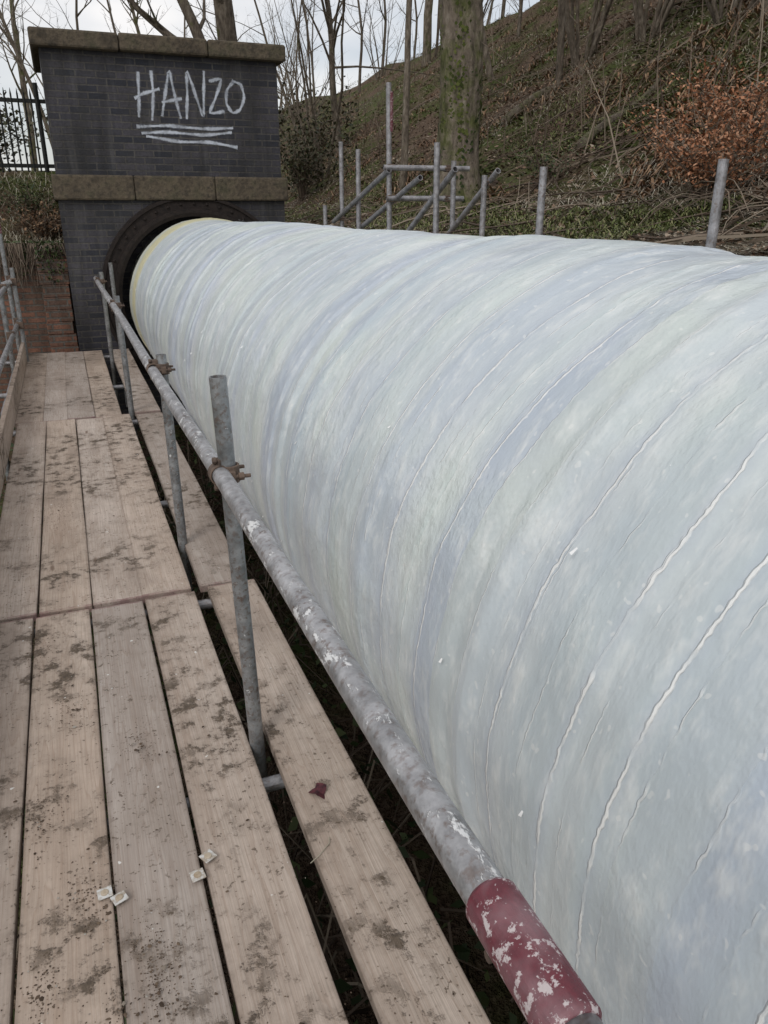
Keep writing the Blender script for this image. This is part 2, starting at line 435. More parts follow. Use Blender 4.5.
# ---------------------------------------------------------------- wrapped pipe
def pipe():
    ya=-6.0; yb=TY+.4
    Y=np.concatenate([np.linspace(ya,-.2,60,endpoint=False),np.linspace(-.2,6,520,endpoint=False),np.linspace(6,yb,230)])
    NT=288; th=np.linspace(0,2*math.pi,NT,endpoint=False)
    r2=np.random.default_rng(5); seams=[ya-1]
    while seams[-1]<yb+1: seams.append(seams[-1]+r2.uniform(.10,.42))
    seams=np.array(seams); offs=r2.uniform(-.003,.0035,len(seams)); tl=r2.uniform(-.018,.008,len(seams))
    V=np.zeros((len(Y),NT,3)); S=np.zeros((len(Y),NT))
    for i,y in enumerate(Y):
        for k,t in enumerate(th):
            c,s_=math.cos(t),math.sin(t)
            s=y+.06*math.cos(t-2.2)+.07*noise.noise(Vector((c*1.1,s_*1.1,y*.5)))+.014*noise.noise(Vector((c*4,s_*4,y*2+7)))
            S[i,k]=s
            j=int(np.searchsorted(seams,s))-1
            f=(s-seams[j])/(seams[j+1]-seams[j])
            d=(offs[j]+tl[j]*(f-.5))*min(1,f*9,(1-f)*9)
            d+=.018*noise.noise(Vector((c*1.3,s_*1.3,y*.9)))+.017*noise.noise(Vector((c*.8+5,s_*.8,y*2.2)))
            d+=.0045*noise.noise(Vector((c*6,s_*6,y*5+c*3)))
            ms=max(0,noise.noise(Vector((c*1.7+3,s_*1.7,y*.8)))+.2)
            w2=abs(noise.noise(Vector((c*14+s_*6+y*3,s_*14,y*8+20))))
            d+=.022*ms*max(0,.22-w2)
            R=PR+d+.008*sm(5,0,y)
            if y>TY-.9: R-= .09*sm(TY-.9,TY-.05,y)
            V[i,k]=(PX+R*c,y,PZ+R*s_)
    n=NT; I=np.arange(len(Y)*n).reshape(len(Y),n); J=np.roll(I,-1,1)
    F=np.stack([I[:-1],I[1:],J[1:],J[:-1]],-1).reshape(-1,4)
    m=M('wrapped_pipe_membrane',.42,spec=.45)
    at=m.n('ShaderNodeAttribute'); at.attribute_name='wrap'; s=at.outputs['Fac']
    p=m.pos()
    jn=m.noise(p,40,1,.7)
    jag=m.math('MULTIPLY',m.math('SUBTRACT',jn,.5),.012)
    s2=m.math('ADD',s,jag)
    def vor(w,scale,feat,rand=1.0):
        v=m.n('ShaderNodeTexVoronoi'); v.voronoi_dimensions='1D'; v.feature=feat; m.l(w,v.inputs['W']); v.inputs['Scale'].default_value=scale; v.inputs['Randomness'].default_value=rand; return v
    def smooth1d(w,scale):
        n_=m.n('ShaderNodeTexNoise'); n_.noise_dimensions='1D'; m.l(w,n_.inputs['W']); n_.inputs['Scale'].default_value=scale; n_.inputs['Detail'].default_value=2; return n_.outputs['Fac']
    c1=m.sep(vor(s2,4.2,'F1').outputs['Color']); e1=vor(s2,4.2,'DISTANCE_TO_EDGE').outputs['Distance']
    s3=m.math('ADD',s2,31.7)
    c2=m.sep(vor(s3,11.,'F1').outputs['Color']); e2=vor(s3,11.,'DISTANCE_TO_EDGE').outputs['Distance']
    pal=m.ramp(c1[0],[(0,(.51,.575,.58)),(.3,(.61,.665,.66)),(.5,(.475,.525,.60)),(.7,(.50,.59,.575)),(1,(.585,.64,.645))])
    pal2=m.ramp(c2[1],[(0,(.375,.425,.56)),(.2,(.545,.61,.625)),(.6,(.64,.685,.69)),(.85,(.475,.57,.58)),(1,(.59,.63,.57))])
    c=m.mix(.52,pal,pal2)
    sb=smooth1d(s,2.6); c=m.mix(m.ramp(sb,[(.47,0),(.66,.62)]),c,(.405,.455,.58))
    sb2=smooth1d(s3,4.0); c=m.mix(m.ramp(sb2,[(.5,0),(.66,.5)]),c,(.70,.735,.73))
    n1=m.noise(p,2.0,3,.62); n2=m.noise(m.mapping(p,(1,2.4,1)),9,3,.7)
    c=m.mix(m.ramp(n1,[(.35,.5),(.56,0)]),c,(.43,.495,.545))
    c=m.mix(m.ramp(n1,[(.5,0),(.70,.5)]),c,(.56,.635,.57))
    c=m.mix(m.ramp(n2,[(.50,0),(.74,.6)]),c,(.75,.775,.765))
    bn=m.noise(p,9,2,.6)
    l1=m.math('MULTIPLY',m.ramp(e1,[(.008,1),(.019,0)]),m.ramp(bn,[(.38,.2),(.50,1)]))
    l2=m.math('MULTIPLY',m.ramp(e2,[(.012,1),(.030,0)]),m.ramp(bn,[(.48,.05),(.60,.6)]))
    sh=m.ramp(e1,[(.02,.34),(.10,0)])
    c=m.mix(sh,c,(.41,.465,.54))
    ln=m.math('MAXIMUM',l1,l2)
    c=m.mix(m.math('MULTIPLY',ln,.8),c,(.87,.88,.86))
    yb_=m.math('MULTIPLY',m.ramp(m.math('ABSOLUTE',m.math('SUBTRACT',s2,9.35)),[(.16,1),(.26,0)]),.85)
    c=m.mix(yb_,c,(.63,.59,.35))
    yg=m.ramp(m.math('SUBTRACT',s2,9.5),[(.0,0),(.2,.65)])
    c=m.mix(yg,c,(.58,.585,.46))
    spk=m.ramp(jn,[(.70,0),(.74,.35)]); c=m.mix(spk,c,(.82,.83,.81))
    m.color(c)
    fold=m.noise(m.mapping(p,(1,1.5,1),rot=(0,.2,.5)),17,3,.65)
    fold=m.math('MULTIPLY',fold,m.ramp(n1,[(.4,.35),(.6,1.3)]))
    h=m.math('ADD',m.math('MULTIPLY',c1[1],.45),m.math('MULTIPLY',ln,.55))
    h=m.math('ADD',h,m.math('MULTIPLY',c2[0],.22))
    h=m.math('ADD',h,m.math('MULTIPLY',fold,1.1))
    h=m.math('ADD',h,m.math('MULTIPLY',n2,.7))
    m.bump(h,.0065,.85)
    m.val(m.bs.inputs['Roughness'],m.ramp(n2,[(.3,.28),(.7,.48)]))
    o=npmesh('wrapped_pipe',V.reshape(-1,3),F,m.m,smooth=True)
    a=o.data.attributes.new('wrap','FLOAT','POINT'); a.data.foreach_set('value',S.ravel().astype(np.float32))
pipe()
b=B()
for i in range(80):
    y=random.uniform(.8,9.5); a=random.uniform(math.radians(75),math.radians(215))
    c=np.array([PX+(PR+.012)*math.cos(a),y,PZ+(PR+.012)*math.sin(a)])
    s=random.uniform(.003,.008)
    t=np.array([-math.sin(a),0,math.cos(a)]); e=np.array([random.uniform(-.4,.4),1,0])
    nr=np.array([math.cos(a),0,math.sin(a)])
    b.add([c,c+t*s*2+nr*s*.6,c+t*s*2+e*s+nr*s*.9,c+e*s*.7],[(0,1,2,3)])
m_=M('white_film',.4); m_.color((.82,.83,.83)); MAT_film=m_.m
mk('film_scraps',b,MAT_film)

# ---------------------------------------------------------------- walkway
deck=empty('scaffold_walkway')
L=3.54
secs=[(-.24,[-.68,-.445,-.215,.012,.245],.532),(3.325,[-.43,-.203,.022,.236],.505),(6.89,[-.455,-.255,-.045,.178],.505)]
bi=0
def board(cx,y0,L,w,th,z,rot=0):
    global bi
    b=B(); nseg=16
    vs=[];fs=[]
    ph=random.uniform(0,6); tw=random.uniform(-.02,.02)
    for i in range(nseg+1):
        y=-L/2+L*i/nseg; zz=.004*math.sin(i/nseg*3+ph); a=tw*math.sin(i/nseg*3.1)
        for sx,sz in((-1,0),(1,0),(1,-1),(-1,-1)):
            vs.append((sx*w/2+.0015*math.sin(i*.9+ph+sx),y,zz+sx*w/2*a+sz*th))
    for i in range(nseg):
        for k in range(4):
            k2=(k+1)%4; fs.append((i*4+k,i*4+k2,(i+1)*4+k2,(i+1)*4+k))
    fs.append((3,2,1,0)); fs.append(tuple(nseg*4+k for k in range(4)))
    b.add(vs,fs)
    o=mk('board_%d'%bi,b,MAT_wood,deck,bevel=.004,loc=(cx,y0+L/2,z)); o.rotation_euler=(0,0,rot); bi+=1
    return o
for y0,cs,oc in secs:
    for c in cs:
        board(c,y0+random.uniform(0,.012),L,.222,.038,random.uniform(-.005,.005),random.uniform(-.0014,.0014))
    board(oc,y0+random.uniform(-.03,.03),L,.222,.038,random.uniform(-.003,.003),random.uniform(-.003,.003))
for y0 in (-.2,3.36,6.9):
    b=B(); b.box((0,0,0),(.222,L,.038))
    o=mk('toe_board_%d'%bi,b,MAT_wood,deck,bevel=.004,loc=(-.575,y0+L/2,.117)); o.rotation_euler=(0,math.pi/2+.02,0); bi+=1
b=B()
for y,xe in((.9,.6),(1.98,.60),(3.28,.63),(4.7,.6),(6.85,.6),(8.4,.6),(10.3,.6)): b.hollow((-.85,y,-.070),(xe,y,-.070),.024,.004,14)
b.hollow((-.72,-1,-.12),(-.72,10.4,-.12),.024,.004,14)
mk('transoms_and_ledgers',b,MAT_steel2,deck)

# ---------------------------------------------------------------- right guardrail
gr=empty('scaffold_guardrail')
def rx(y): return .335+(.322-.335)*(y/10)
def rz(y): return .962+(.885-.962)*(y/10)
b=B(); 
pts=[(rx(y)+.004*sm(1,3,y)*math.sin(y*1.3),y,rz(y)+.006*sm(1,3,y)*math.sin(y*.9+1)) for y in np.linspace(.42,10.35,60)]
b.tube(pts,.0255,28); mk('top_rail',b,MAT_rail,gr,smooth=True)
b=B()
def rp(y,dx=0,dz=0): return np.array([rx(y)+dx,y,rz(y)+dz])
b.tube([rp(.375),rp(.38),rp(.53),rp(.536)],[.0275,.0315,.0315,.0275],28); mk('rail_sleeve',b,MAT_maroon,gr,smooth=False,bevel=.001)
b=B(); b.hollow(rp(-.3),rp(.415),.0258,.004,24); mk('near_rail_tube',b,MAT_rail,gr,smooth=True)
b=B(); b.box(rp(.5,.0,-.036),(.022,.05,.02)); b.tube([rp(.5,-.02,-.038),rp(.5,.03,-.038)],.007,8); mk('sleeve_bolt',b,MAT_coupler,gr)
posts=[(2.12,.385,-.75,1.225,-.03),(3.87,.385,-.75,1.0,-.012),(6.96,.372,-.75,.985,-.01),(9.75,.372,-.75,.99,0)]
b=B()
for y,x,za,zb_,lean in posts:
    b.hollow((x-lean*.6,y,za),(x+lean*zb_,y,zb_),.0242,.004,24)
b.hollow((.52,10.42,-.75),(.52,10.42,1.05),.0242,.004,16)
mk('standards',b,MAT_steel,gr,smooth=False)
def coupler(b,c,gap=.052):
    c=np.array(c,float)
    b.hollow(c+np.array([gap,0,-.026]),c+np.array([gap,0,.026]),.032,.007,20)
    b.hollow(c+np.array([0,-.022,0]),c+np.array([0,.022,0]),.031,.005,20)
    b.box(c+np.array([gap/2,0,0]),(.03,.04,.04))
    for sg in(-1,1):
        b.box(c+np.array([gap,sg*.037,0]),(.024,.026,.032))
        b.tube([c+np.array([gap-.025,sg*.044,0]),c+np.array([gap+.055,sg*.044,0])],.006,8)
        b.tube([c+np.array([gap+.02,sg*.044,0]),c+np.array([gap+.036,sg*.044,0])],.012,6)
    for sg in(-1,1):
        b.box(c+np.array([.01,0,sg*.034]),(.028,.030,.024))
        b.tube([c+np.array([-.014,0,sg*.040]),c+np.array([.035,0,sg*.040])],.006,8)
        b.tube([c+np.array([-.018,0,sg*.040]),c+np.array([-.006,0,sg*.040])],.011,6)
b=B()
for y,x,za,zb_,lean in posts: coupler(b,(rx(y),y,rz(y)),gap=x+lean*.9-rx(y))
mk('couplers',b,MAT_coupler,gr,bevel=.002)

gl=empty('scaffold_handrail')
b=B()
b.tube([(-.66,2,.90),(-.60,10.3,.90)],.0242,16)
b.tube([(-.66,2,.42),(-.60,10.3,.42)],.0242,16)
b.tube([(-1.5,9.2,.62),(-.55,9.3,.95)],.0242,16)
mk('rails',b,MAT_rail,gl,smooth=True)
b=B()
for y,x,zt_ in((3.6,-.72,1.2),(6.9,-.68,1.15),(9.1,-.66,1.25),(10.3,-.645,1.68),(9.9,-.56,1.05)):
    b.hollow((x,y,-.8),(x,y,zt_),.0242,.004,20)
mk('standards',b,MAT_steel,gl)
b=B(); b.tube([(-.645,10.3,1.40),(-.645,10.3,1.66)],.0262,16); mk('painted_tube_end',b,MAT_maroon,gl)
b=B()
for y,x in((9.1,-.66),(10.3,-.645),(6.9,-.68),(9.9,-.6)):
    b.box((x+.03,y,.90),(.08,.07,.08)); b.box((x+.03,y,.42),(.08,.07,.08)); b.tube([(x+.03,y-.05,.93),(x+.03,y+.05,.93)],.01,6)
mk('couplers',b,MAT_coupler,gl,bevel=.006)

# ---------------------------------------------------------------- scaffold behind the pipe
sc=empty('access_scaffold')
b=B()
def P(p,q): b.hollow(p,q,.0242,.004,16)
Z0=1.0
for x,y,zt_ in((2.9,4.59,CAMZ+.255),(2.9,3.065,CAMZ+.22),(2.92,8.64,CAMZ+.68),(2.9,8.05,CAMZ+.57),(2.9,7.17,CAMZ+1.05),(2.9,6.14,CAMZ+.50),(3.45,6.95,CAMZ+.42),(3.35,6.2,CAMZ+.27),(2.88,9.1,CAMZ+.05)):
    P((x,y,Z0-.4),(x+random.uniform(-.02,.02),y,zt_))
P((2.82,7.13,CAMZ+.36),(3.65,7.05,CAMZ+.36)); P((2.85,7.13,CAMZ+.10),(3.6,7.05,CAMZ+.10))
P((2.86,8.75,CAMZ-.12),(2.86,7.1,CAMZ+.34)); P((2.95,8.2,CAMZ-.2),(2.95,6.6,CAMZ+.26))
P((2.96,7.0,CAMZ-.25),(2.96,5.95,CAMZ+.30)); P((3.4,7.0,CAMZ-.25),(3.4,6.05,CAMZ+.30))
mk('tubes',b,MAT_steel2,sc)
b=B()
for x,y,z in((2.9,7.15,.36),(2.9,7.15,.10),(3.45,7.08,.36),(3.45,7.08,.10),(3.42,6.2,.22),(2.9,8.64,-.08)):
    b.box((x,y,CAMZ+z),(.07,.07,.06)); b.tube([(x-.05,y-.03,CAMZ+z),(x+.05,y-.03,CAMZ+z)],.01,6)
mk('couplers',b,MAT_coupler,sc,bevel=.006)
b=B(); b.tube([(2.9,7.17,CAMZ+.66),(2.9,7.17,CAMZ+.98)],.0262,14); mk('painted_tube',b,MAT_maroon,sc)

# ---------------------------------------------------------------- litter on the deck
def chip_mat():
    m=M('galvanised_clip',.45,.3)
    m.color(m.mix(m.ramp(m.noise(m.pos(),60,3),[(.42,0),(.6,.8)]),(.66,.66,.64),(.36,.29,.21))); return m.m
MAT_chip=chip_mat()
MAT_chipc=rust_mat('rusty_stud',(.30,.22,.14),(.55,.48,.38),.2,.6)
for i,(x,y,r) in enumerate(((-.122,1.65,.1),(-.088,1.62,.35),(.146,1.675,.5),(.110,1.62,.15))):
    b=B()
    b.box((0,0,.0018),(.037,.035,.0035)); 
    e=empty('metal_clip',(x,y,.006)); e.rotation_euler=(random.uniform(-.08,.08),random.uniform(-.05,.05),r)
    mk('plate' ,b,MAT_chip,e,bevel=.0012)
    b=B(); b.tube([(0,0,.0032),(0,0,.0054),(0,0,.0062)],[.0105,.0100,.006],20); mk('stud',b,MAT_chipc,e)
V=[];F=[]
cl=[(-.17,1.66,.05),(-.27,1.42,.04),(-.03,1.45,.05),(-.19,2.5,.06),(.02,2.25,.05),(-.28,2.0,.06),(-.3,3.0,.07),(-.12,1.25,.05),(-.02,1.32,.04),(-.2,4.6,.1),(0.0,5.6,.1)]
ico=[(0,0,1),(.89,0,.2),(.28,.85,.2),(-.72,.53,.2),(-.72,-.53,.2),(.28,-.85,.2)]
for i in range(3000):
    if random.random()<.6:
        cx,cy,s=random.choice(cl); x=cx+random.gauss(0,s*.6); y=cy+random.gauss(0,s*1.2)
    else: x=random.uniform(-.55,.62); y=1.0+8*random.random()**1.7
    r=random.uniform(.0008,.0028)*(1 if random.random()<.95 else 2.4)
    o=len(V); z=.0035; a=random.uniform(0,6.28); ex=random.uniform(.8,1.8)
    for q in ico:
        j=random.uniform(.7,1.3); qx,qy=q[0]*r*ex*j,q[1]*r*j
        V.append((x+qx*math.cos(a)-qy*math.sin(a),y+qx*math.sin(a)+qy*math.cos(a),z+(q[2]-.4)*r*.9))
    for k in range(5): F.append((o,o+1+k,o+1+(k+1)%5))
MAT_mud=leaf_mat('mud',[(0,(.05,.035,.025)),(.7,(.12,.085,.06)),(.93,(.16,.12,.085)),(1,(.4,.38,.34))])
npmesh('mud_crumbs',V,F,MAT_mud,smooth=True)
b=B(); c=(.50,1.80,.012); k=14
b.add([c]+[(c[0]+.024*(1+.35*math.sin(3*a)+.15*math.sin(7*a))*math.cos(a),c[1]+.030*(1+.2*math.cos(5*a))*math.sin(a),c[2]+.009*math.sin(2*a)) for a in np.linspace(0,2*math.pi,k,endpoint=False)],[(0,1+i,1+(i+1)%k) for i in range(k)])
m_=M('dark_red_leaf',.6); m_.color(m_.ramp(m_.noise(m_.pos(),60,3),[(.35,(.04,.012,.018)),(.65,(.11,.028,.035))])); mk('fallen_leaf',b,m_.m)
b=B(); b.tube([(.40,1.55,.006),(.43,1.565,.009),(.47,1.60,.006),(.475,1.62,.006)],.0014,5); mk('fallen_twig',b,MAT_straw)

# ---------------------------------------------------------------- trees
def tree_builder(seed,height,r0,n1,depth,stems=1,spread=.3,start=.25,lean=(0,0)):
    R=random.Random(seed); b=B()
    def branch(p,d,l,r,lev):
        n=max(3,int(5 if lev else 12)); pts=[p];rad=[r];d=d/np.linalg.norm(d)
        if lev>=2: n=4
        for i in range(n):
            wob=np.array([R.gauss(0,1),R.gauss(0,1),R.gauss(0,.6)])*(.07 if lev==0 else .16)
            d=d+wob+np.array([0,0,.03 if lev==0 else .07]); d/=np.linalg.norm(d)
            p=p+d*l/n; pts.append(p); rad.append(r*(1-(i+1)/n*(.75 if lev==0 else .9)))
        b.tube(pts,rad,[9,6,4,3,3][lev],caps=False)
        if lev<depth:
            k=n1 if lev==0 else (5 if lev==1 else 4)
            for j in range(k):
                t=(start+(1-start)*R.random()) if lev==0 else R.uniform(.25,1)
                f=t*n; i=min(n-1,int(f)); q=pts[i]+(pts[i+1]-pts[i])*(f-i)
                rr=rad[i]*R.uniform(.35,.6)
                dd=pts[i+1]-pts[i]; dd/=np.linalg.norm(dd)
                side=np.array([R.gauss(0,1),R.gauss(0,1),R.gauss(0,.5)]); side/=np.linalg.norm(side)
                branch(q,dd*.75+side*R.uniform(.6,1),l*R.uniform(.22,.42)*(1.1-t*.4),max(rr,.004),lev+1)
    for s in range(stems):
        a=R.uniform(0,6.28); off=np.array([math.cos(a),math.sin(a),0])*(.0 if stems==1 else .12*R.random()+.05)
        d=np.array([math.cos(a)*spread*R.random()+lean[0],math.sin(a)*spread*R.random()+lean[1],1.])
        sc_=R.uniform(.7,1); branch(off-np.array([0,0,.2]),d,height*sc_,r0*sc_,0)
    return b
variants=[('slender_tree',tree_builder(1,11,.13,16,3,spread=.12),MAT_bark2),
 ('slender_tree',tree_builder(2,12,.10,16,3,spread=.2),MAT_bark3),
 ('slender_tree',tree_builder(3,9,.08,14,3,spread=.3,start=.3),MAT_bark2),
 ('hazel_coppice',tree_builder(4,6.5,.05,6,2,stems=9,spread=.5,start=.3),MAT_bark3),
 ('hazel_coppice',tree_builder(5,5,.035,6,2,stems=10,spread=.6,start=.3),MAT_bark2),
 ('slender_tree',tree_builder(6,13,.2,18,3,spread=.1),MAT_bark)]
meshes=[]
for nme,b,mat in variants:
    me=bpy.data.meshes.new(nme); me.from_pydata(b.v,[],b.f); me.polygons.foreach_set('use_smooth',[True]*len(me.polygons)); me.materials.append(mat); meshes.append((nme,me))
def plant(i,x,y,s=1,rot=None):
    nme,me=meshes[i]; o=bpy.data.objects.new(nme,me); COL.objects.link(o)
    o.location=(x,y,H(x,y)-.05); o.scale=(s,s,s*random.uniform(.95,1.1)); o.rotation_euler=(random.uniform(-.06,.06),random.uniform(-.06,.06),rot if rot is not None else random.uniform(0,6.28))
rt=random.Random(21)
cnt=0
while cnt<38:
    Yv=rt.uniform(11,48); u=rt.uniform(.24,1.08); X=u*Yv
    if X<7.5 or X>24: continue
    if X<10 and rt.random()<.5: continue
    k=rt.choice([0,1,2,2,3,3,4,1,5]); plant(k,X,Yv,rt.uniform(.7,1.1)); cnt+=1
for x,y,k,s in((5.9,19,3,.9),(7.4,22,0,1),(8.8,12.9,3,.9),(8.6,9.3,4,.9),(9.3,9.5,3,.8),(8.3,8.4,2,.9),(10,10.4,3,.9),(9.1,11.6,3,.9),(7.9,16.3,1,1),(7.9,12.2,2,.9),(6.9,14.0,2,.8)): plant(k,x,y,s)
for x,y,k,s in((-1.6,24,0,.9),(.4,27,1,1),(-.6,33,5,.9),(1.5,30,2,1.1),(-3,30,1,1),(3.5,34,0,1),(5,38,5,1),(2.2,42,1,1),(-2,44,5,1.1),(7,44,0,1.1),(6,30,2,1)): plant(k,x,y,s)
b=tree_builder(31,9,.25,14,4,stems=1,spread=.02,lean=(-.22,.05)); o=mk('leaning_ash_tree',b,MAT_bark2,smooth=True); o.location=(3.25,14.2,H(3.25,14.2))
b=tree_builder(35,9,.14,12,3,stems=1,spread=.02,lean=(-.10,.0)); o=mk('ash_tree',b,MAT_bark2,smooth=True); o.location=(3.45,14.6,H(3.45,14.6))
def bigtree():
    tb=tree_builder(44,11,.22,10,3,spread=.0,start=.42,lean=(-.01,.02))
    b=B(); n=60; k=44; vs=[]
    for i in range(n):
        z=-.4+i*.084
        R=.258-.008*z+.17*math.exp(-max(0,z+.05)*4.2)
        for j in range(k):
            a=2*math.pi*j/k
            rr=R*(1+.12*noise.noise(Vector((math.cos(a)*1.5,math.sin(a)*1.5,z*.9)))+.10*noise.noise(Vector((math.cos(a)*5,math.sin(a)*5,z*2.2)))+.05*noise.noise(Vector((math.cos(a)*14,math.sin(a)*14,z*4)))+ .18*math.exp(-max(0,z)*4)*math.cos(5*a+1))
            vs.append((rr*math.cos(a)-.02*z+.03*math.sin(z*1.3),rr*math.sin(a),z))
    fs=[(i*k+j,i*k+(j+1)%k,(i+1)*k+(j+1)%k,(i+1)*k+j) for i in range(n-1) for j in range(k)]
    b.add(vs,fs)
    e=empty('mossy_ash_tree',(4.66,9.3,H(4.66,9.3)))
    mk('trunk',b,MAT_bark,e,smooth=True)
    o=mk('upper_limbs',tb,MAT_bark,e,smooth=True); o.location=(-.09,0,4.3); o.scale=(.8,.8,.8)
    for nm,cnt_,mat,thr,zs in(('ivy',600,MAT_ivy,.05,.9),('moss_tufts',2600,MAT_moss,.02,1.6)):
        V=[];F=[]
        for i in range(cnt_):
            a=random.uniform(0,6.28); z=abs(random.gauss(0,zs))
            if noise.noise(Vector((a*1.3,z*1.2,1 if nm=='ivy' else 7)))<thr: continue
            r=.268-.008*z+.16*math.exp(-z*4); c=np.array([r*math.cos(a)-.02*z+.03*math.sin(z*1.3),r*math.sin(a),z]); s=random.uniform(.010,.026)
            u=np.array([-math.sin(a),math.cos(a),0]); w=np.array([.3*math.cos(a),.3*math.sin(a),1])
            o_=len(V); V+= [c-u*s,c-w*s,c+u*s,c+w*s]; F.append((o_,o_+1,o_+2,o_+3))
        npmesh(nm,V,F,mat,e)
bigtree()
b=tree_builder(52,9,.075,10,3,spread=.02,start=.4); o=mk('young_ash_tree',b,MAT_bark3,smooth=True); o.location=(5.3,12.6,H(5.3,12.6))

# ---------------------------------------------------------------- leafy scatter
def quads(name,C,size,mat,flat=.5,aspect=.6,parent=None):
    C=np.asarray(C); n=len(C)
    a=rng.uniform(0,2*np.pi,n); u=np.stack([np.cos(a),np.sin(a),rng.normal(0,flat,n)],1)
    v=np.stack([-np.sin(a),np.cos(a),rng.normal(0,flat,n)],1)
    u/=np.linalg.norm(u,axis=1)[:,None]; v/=np.linalg.norm(v,axis=1)[:,None]
    s=size*rng.uniform(.5,1.3,n)[:,None]
    V=np.stack([C-u*s,C-v*s*aspect,C+u*s,C+v*s*aspect],1).reshape(-1,3)
    F=np.arange(n*4).reshape(n,4)
    return npmesh(name,V,F,mat,parent)
def blades(name,C,l,w,mat,up=1.,droop=.5,parent=None):
    C=np.asarray(C); n=len(C); a=rng.uniform(0,2*np.pi,n)
    d=np.stack([np.cos(a),np.sin(a),np.full(n,up)*rng.uniform(.3,1.3,n)],1); d/=np.linalg.norm(d,axis=1)[:,None]
    L_=l*rng.uniform(.5,1.4,n)[:,None]; side=np.stack([-np.sin(a),np.cos(a),np.zeros(n)],1)*w
    mid=C+d*L_*.55; tip=C+d*L_; tip[:,2]-=L_[:,0]*droop*rng.uniform(.3,1,n)
    V=np.stack([C-side,C+side,mid+side*.8,mid-side*.8,tip+side*.15,tip-side*.15],1).reshape(-1,3)
    b0=(np.arange(n)*6)[:,None]
    F=np.concatenate([b0+np.array([[0,1,2,3]]),b0+np.array([[3,2,4,5]])],0)
    return npmesh(name,V,F,mat,parent)
def hillpts(n,xmin,xmax,r,patch=None,thr=0,ymin=2.2,ymax=40,zoff=4.4):
    out=[]
    while len(out)<n:
        Y_=ymin+(ymax-ymin)*r.random()**1.8; X_=Y_*r.uniform(.2,1.12)
        if not(xmin<X_<xmax): continue
        if patch and noise.noise(Vector((X_*patch,Y_*patch,zoff)))<thr: continue
        out.append((X_,Y_,H(X_,Y_)+.01))
    return out
r5=random.Random(99)
quads('leaf_litter',hillpts(27000,3,17,r5),.038,MAT_litter,.35)
blades('hillside_grass',hillpts(34000,3.4,17,r5,.55,-.02),.10,.006,MAT_grass,.9,.6)
quads('moss_patches',hillpts(12000,4.0,15,r5,.7,.10,2.6,30,14.),.035,MAT_moss,.3,.8)
blades('dead_bracken',hillpts(6500,4.8,17,r5,.6,.12,3,35,9.1),.22,.014,MAT_bracken,.8,.7)
blades('dead_reed_stems',hillpts(15000,2.95,5.2,r5,None,0,2.4,17),.17,.0035,MAT_straw,.16,.12)
blades('dead_grass',hillpts(9000,4.5,12,r5,.8,.05),.15,.004,MAT_straw,.6,.8)
def bramble(n,xmin,xmax,l,rad,r,ymax=30,arch=.5):
    b=B()
    for (x,y,z) in hillpts(n,xmin,xmax,r,None,0,3,ymax):
        a=r.uniform(0,6.28); ll=l*r.uniform(.5,1.4); h=arch*r.uniform(.1,1)*ll; pts=[]; c=r.uniform(-.8,.8)
        for i in range(6):
            t=i/5; aa=a+c*t; xx=x+math.cos(aa)*ll*t; yy=y+math.sin(aa)*ll*t
            pts.append((xx,yy,H(xx,yy)+.02+h*4*t*(1-t)*.6))
        b.tube(pts,[rad*(1-.6*i/5) for i in range(6)],3,caps=False)
    return b
mk('bramble_thicket',bramble(650,4.2,13,.8,.005,r5,arch=.45),MAT_twig)
mk('fallen_branches',bramble(200,3.1,12,1.3,.013,r5,arch=.08),MAT_twig)
b=B()
for (x,y,z) in hillpts(170,5.0,14,r5,None,0,5,32):
    h=r5.uniform(.4,1.6); lx,ly=r5.gauss(0,.25)*h,r5.gauss(0,.25)*h
    b.tube([(x,y,z-.05),(x+lx*.4,y+ly*.4,z+h*.5),(x+lx,y+ly,z+h)],[.010,.007,.002],3,caps=False)
    for k in range(4):
        t=r5.uniform(.3,.9); q=(x+lx*t,y+ly*t,z+h*t); b.tube([q,(q[0]+r5.gauss(0,.15),q[1]+r5.gauss(0,.15),q[2]+.15)],[.004,.002],3,caps=False)
mk('saplings',b,MAT_twig)
for (xa,ya,a,l,r) in((5.9,8.6,.35,1.6,.06),(4.6,4.25,-.6,1.0,.05),(6.8,12.0,.2,1.8,.08)):
    b=B(); pts=[]
    for i in range(9):
        t=i/8; x=xa+math.cos(a)*l*t; y=ya+math.sin(a)*l*t+.06*math.sin(t*5); pts.append((x,y,H(x,y)+r*.5+.03*math.sin(t*7)))
    b.tube(pts,[r*(1-.35*i/8)*(1+.1*math.sin(i*2.1)) for i in range(9)],12); mk('mossy_log',b,MAT_log,smooth=True)
